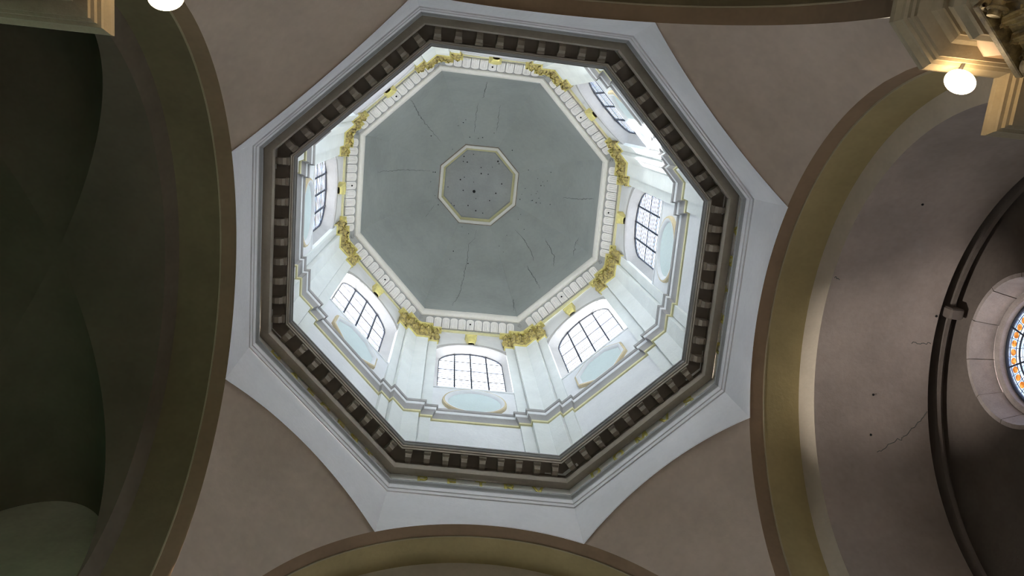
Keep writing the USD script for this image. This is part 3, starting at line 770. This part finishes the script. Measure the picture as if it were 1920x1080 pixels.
rw = thing('window_rose', 'round rose window with orange and blue glass border in a stone splay', 'window', kind='structure')
nst = 11
for j in range(nst):                                   # splay built of voussoirs
    t0, t1 = 2 * math.pi * j / nst + 0.005, 2 * math.pi * (j + 1) / nst - 0.005
    tt = np.linspace(t0, t1, 6); e = rng.uniform(-0.008, 0.008)
    rows = [[(x, YO + (r + e) * math.cos(t), ZO + (r + e) * math.sin(t)) for t in tt] for x, r in ((8.22, 1.26), (8.22, 1.19), (8.27, 1.17), (8.58, 1.07), (8.61, 1.075))]
    part(rw, 'voussoir', quadgrid(rows), M['stone'], smooth=30)
part(rw, 'splay_joint', quadgrid([circ(1.21, 8.235), circ(1.095, 8.61), circ(1.075, 8.61)]), M['recess'])
part(rw, 'inner_ring', quadgrid([circ(1.075, 8.6), circ(1.00, 8.595), circ(0.97, 8.62), circ(0.955, 8.71)]), M['stone'], smooth=40)
part(rw, 'frame', quadgrid([circ(0.955, 8.71), circ(0.92, 8.705), circ(0.905, 8.73), circ(0.90, 8.75)]), M['iron'], smooth=40)
def gpane(r0, r1, t0, t1, mat, x=8.73, name='pane'):
    tt = np.linspace(t0, t1, 5)
    part(rw, name, quadgrid([[(x, YO + r * math.cos(t), ZO + r * math.sin(t)) for t in tt] for r in (r0, r1)]), mat)
for j in range(32):
    t0, t1 = 2 * math.pi * j / 32, 2 * math.pi * (j + 1) / 32
    gpane(0.84, 0.905, t0, t1, M['glass_blue']); gpane(0.70, 0.84, t0, t1, M['glass_blue'], 8.732); gpane(0.62, 0.70, t0, t1, M['glass'])
    tm = (t0 + t1) / 2; d = trimesh.creation.cylinder(0.058, 0.006, sections=14); d.apply_transform(trimesh.transformations.rotation_matrix(math.pi / 2, [0, 1, 0]))
    d.apply_translation([8.724, YO + 0.77 * math.cos(tm), ZO + 0.77 * math.sin(tm)]); part(rw, 'roundel', d, M['glass_orange'])
for j in range(8):
    gpane(0.0, 0.62, 2 * math.pi * j / 8, 2 * math.pi * (j + 1) / 8, M['glass'])
for r, w_ in ((0.84, 0.006), (0.70, 0.006), (0.62, 0.016)):
    part(rw, 'glazing_ring', tube(circ(r, 8.72)[:-1], w_, 6, True), M['iron'], smooth=40)
for j in range(8):
    t = 2 * math.pi * (j + 0.25) / 8
    part(rw, 'spoke', tube([(8.72, YO + r * math.cos(t), ZO + r * math.sin(t)) for r in (0.1, 0.5, 0.93)], 0.016, 6), M['iron'])
lead = []
for j in range(32):
    t = 2 * math.pi * j / 32
    lead.append(tube([(8.722, YO + r * math.cos(t), ZO + r * math.sin(t)) for r in (0.62, 0.8, 0.90)], 0.005, 4))
for j in range(24):
    t = 2 * math.pi * j / 24
    lead.append(tube([(8.722, YO + r * math.cos(t + 0.1 * math.sin(r * 14)), ZO + r * math.sin(t + 0.1 * math.sin(r * 14))) for r in np.linspace(0.12, 0.62, 9)], 0.004, 4))
for r in (0.2, 0.32, 0.45, 0.55):
    lead.append(tube(circ(r, 8.722, 32)[:-1], 0.004, 4, True))
part(rw, 'leadwork', lead, M['lead'], kind='stuff')

# cracks and fixing holes in the right vault
vc = [[(7.80, .29), (7.64, .31), (7.38, .31)], [(7.81, 1.5), (7.67, 1.66), (7.4, 1.89), (7.29, 1.95), (7.03, 2.07), (6.76, 2.2)], [(5.72, -.76), (5.82, -.75)]]
wv = stage.GetPrimAtPath('/World/ceiling_west')
def on_vault(x, y): return (x, y, ZA + math.sqrt(3.8 ** 2 - y * y) - 0.003)
for c in vc:
    pts = []
    for (xa_, ya_), (xb_, yb_) in zip(c[:-1], c[1:]):
        for t in np.linspace(0, 1, 8)[:-1]: pts.append(on_vault(xa_ + (xb_ - xa_) * t + rng.normal() * .008, ya_ + (yb_ - ya_) * t + rng.normal() * .012))
    part(wv, 'crack', tube(pts, 0.006, 4), M['crack'])
for x, y in ((6.79, 1.28), (6.72, 1.93), (7.78, -0.22), (6.63, -2.22)):
    m = trimesh.creation.icosphere(1, 0.022); m.apply_translation(on_vault(x, y)); part(wv, 'fixing_hole', m, M['hole'])

# ------------------------------------------------------------------ floodlights on the upper piers
def flood(root):
    b = trimesh.creation.icosphere(3, 1.0); b.apply_scale([0.18, 0.13, 0.12])
    part(root, 'bulb', b, M['bulb'], smooth=True, label='glowing warm bulb')
    part(root, 'socket', bx(-0.045, 0.045, -0.045, 0.045, 0.10, 0.17, 0.01), M['housing'])
    part(root, 'bracket', bx(-0.018, 0.018, -0.24, 0.0, 0.085, 0.115), M['housing'])
for nm, loc, rot in (('right', (4.43, -3.84, 10.33), 0.25), ('left', (-4.15, -3.765, 10.33), -0.2)):
    f_ = thing('floodlight', f'lit warm floodlight on the top {nm} pier entablature', 'floodlight', 'lit floodlights on the pier entablatures', loc=loc, rot=rot)
    flood(f_)

# unseen narrow spotlight added on the lower left pier to light the right vault
SPOT = 100000.0
p0, p1 = np.array([-4.08, 3.76, 10.05]), np.array([7.6, 0.35, 14.55])
sd = (p1 - p0) / np.linalg.norm(p1 - p0)
sx = np.cross([0, 0, 1.0], -sd); sx /= np.linalg.norm(sx); sy = np.cross(-sd, sx)
sl = thing('spotlight', 'unseen added white spotlight on the bottom left pier entablature aimed at the right vault', 'spotlight', loc=p0)
MT = np.eye(4); MT[:3, 0], MT[:3, 1], MT[:3, 2] = sx, sy, -sd
can = trimesh.creation.cylinder(0.11, 0.26, sections=20); can.apply_translation([0, 0, 0.17])
part(sl, 'can', move(can, MT), M['housing'], smooth=40)
rim = quadgrid([[(r * math.cos(t), r * math.sin(t), z) for t in np.linspace(0, 2 * math.pi, 21)] for r, z in ((0.11, 0.04), (0.125, -0.06), (0.115, -0.06), (0.10, 0.035))])
part(sl, 'rim', move(rim, MT), M['housing'], smooth=40)
part(sl, 'bracket', bx(-0.02, 0.02, -0.02, 0.02, 0.08, 0.32), M['housing'])
lamp = UsdLux.SphereLight.Define(stage, str(sl.GetPath()) + '/beam')
lamp.CreateRadiusAttr(0.03); lamp.CreateIntensityAttr(SPOT); lamp.CreateColorAttr(Gf.Vec3f(1.0, 0.94, 0.88))
sh = UsdLux.ShapingAPI.Apply(lamp.GetPrim()); sh.CreateShapingConeAngleAttr(9.2); sh.CreateShapingConeSoftnessAttr(1.0)
lamp.AddTransformOp().Set(Gf.Matrix4d(*sx, 0, *sy, 0, *(-sd), 0, *(sd * 0.02), 1))
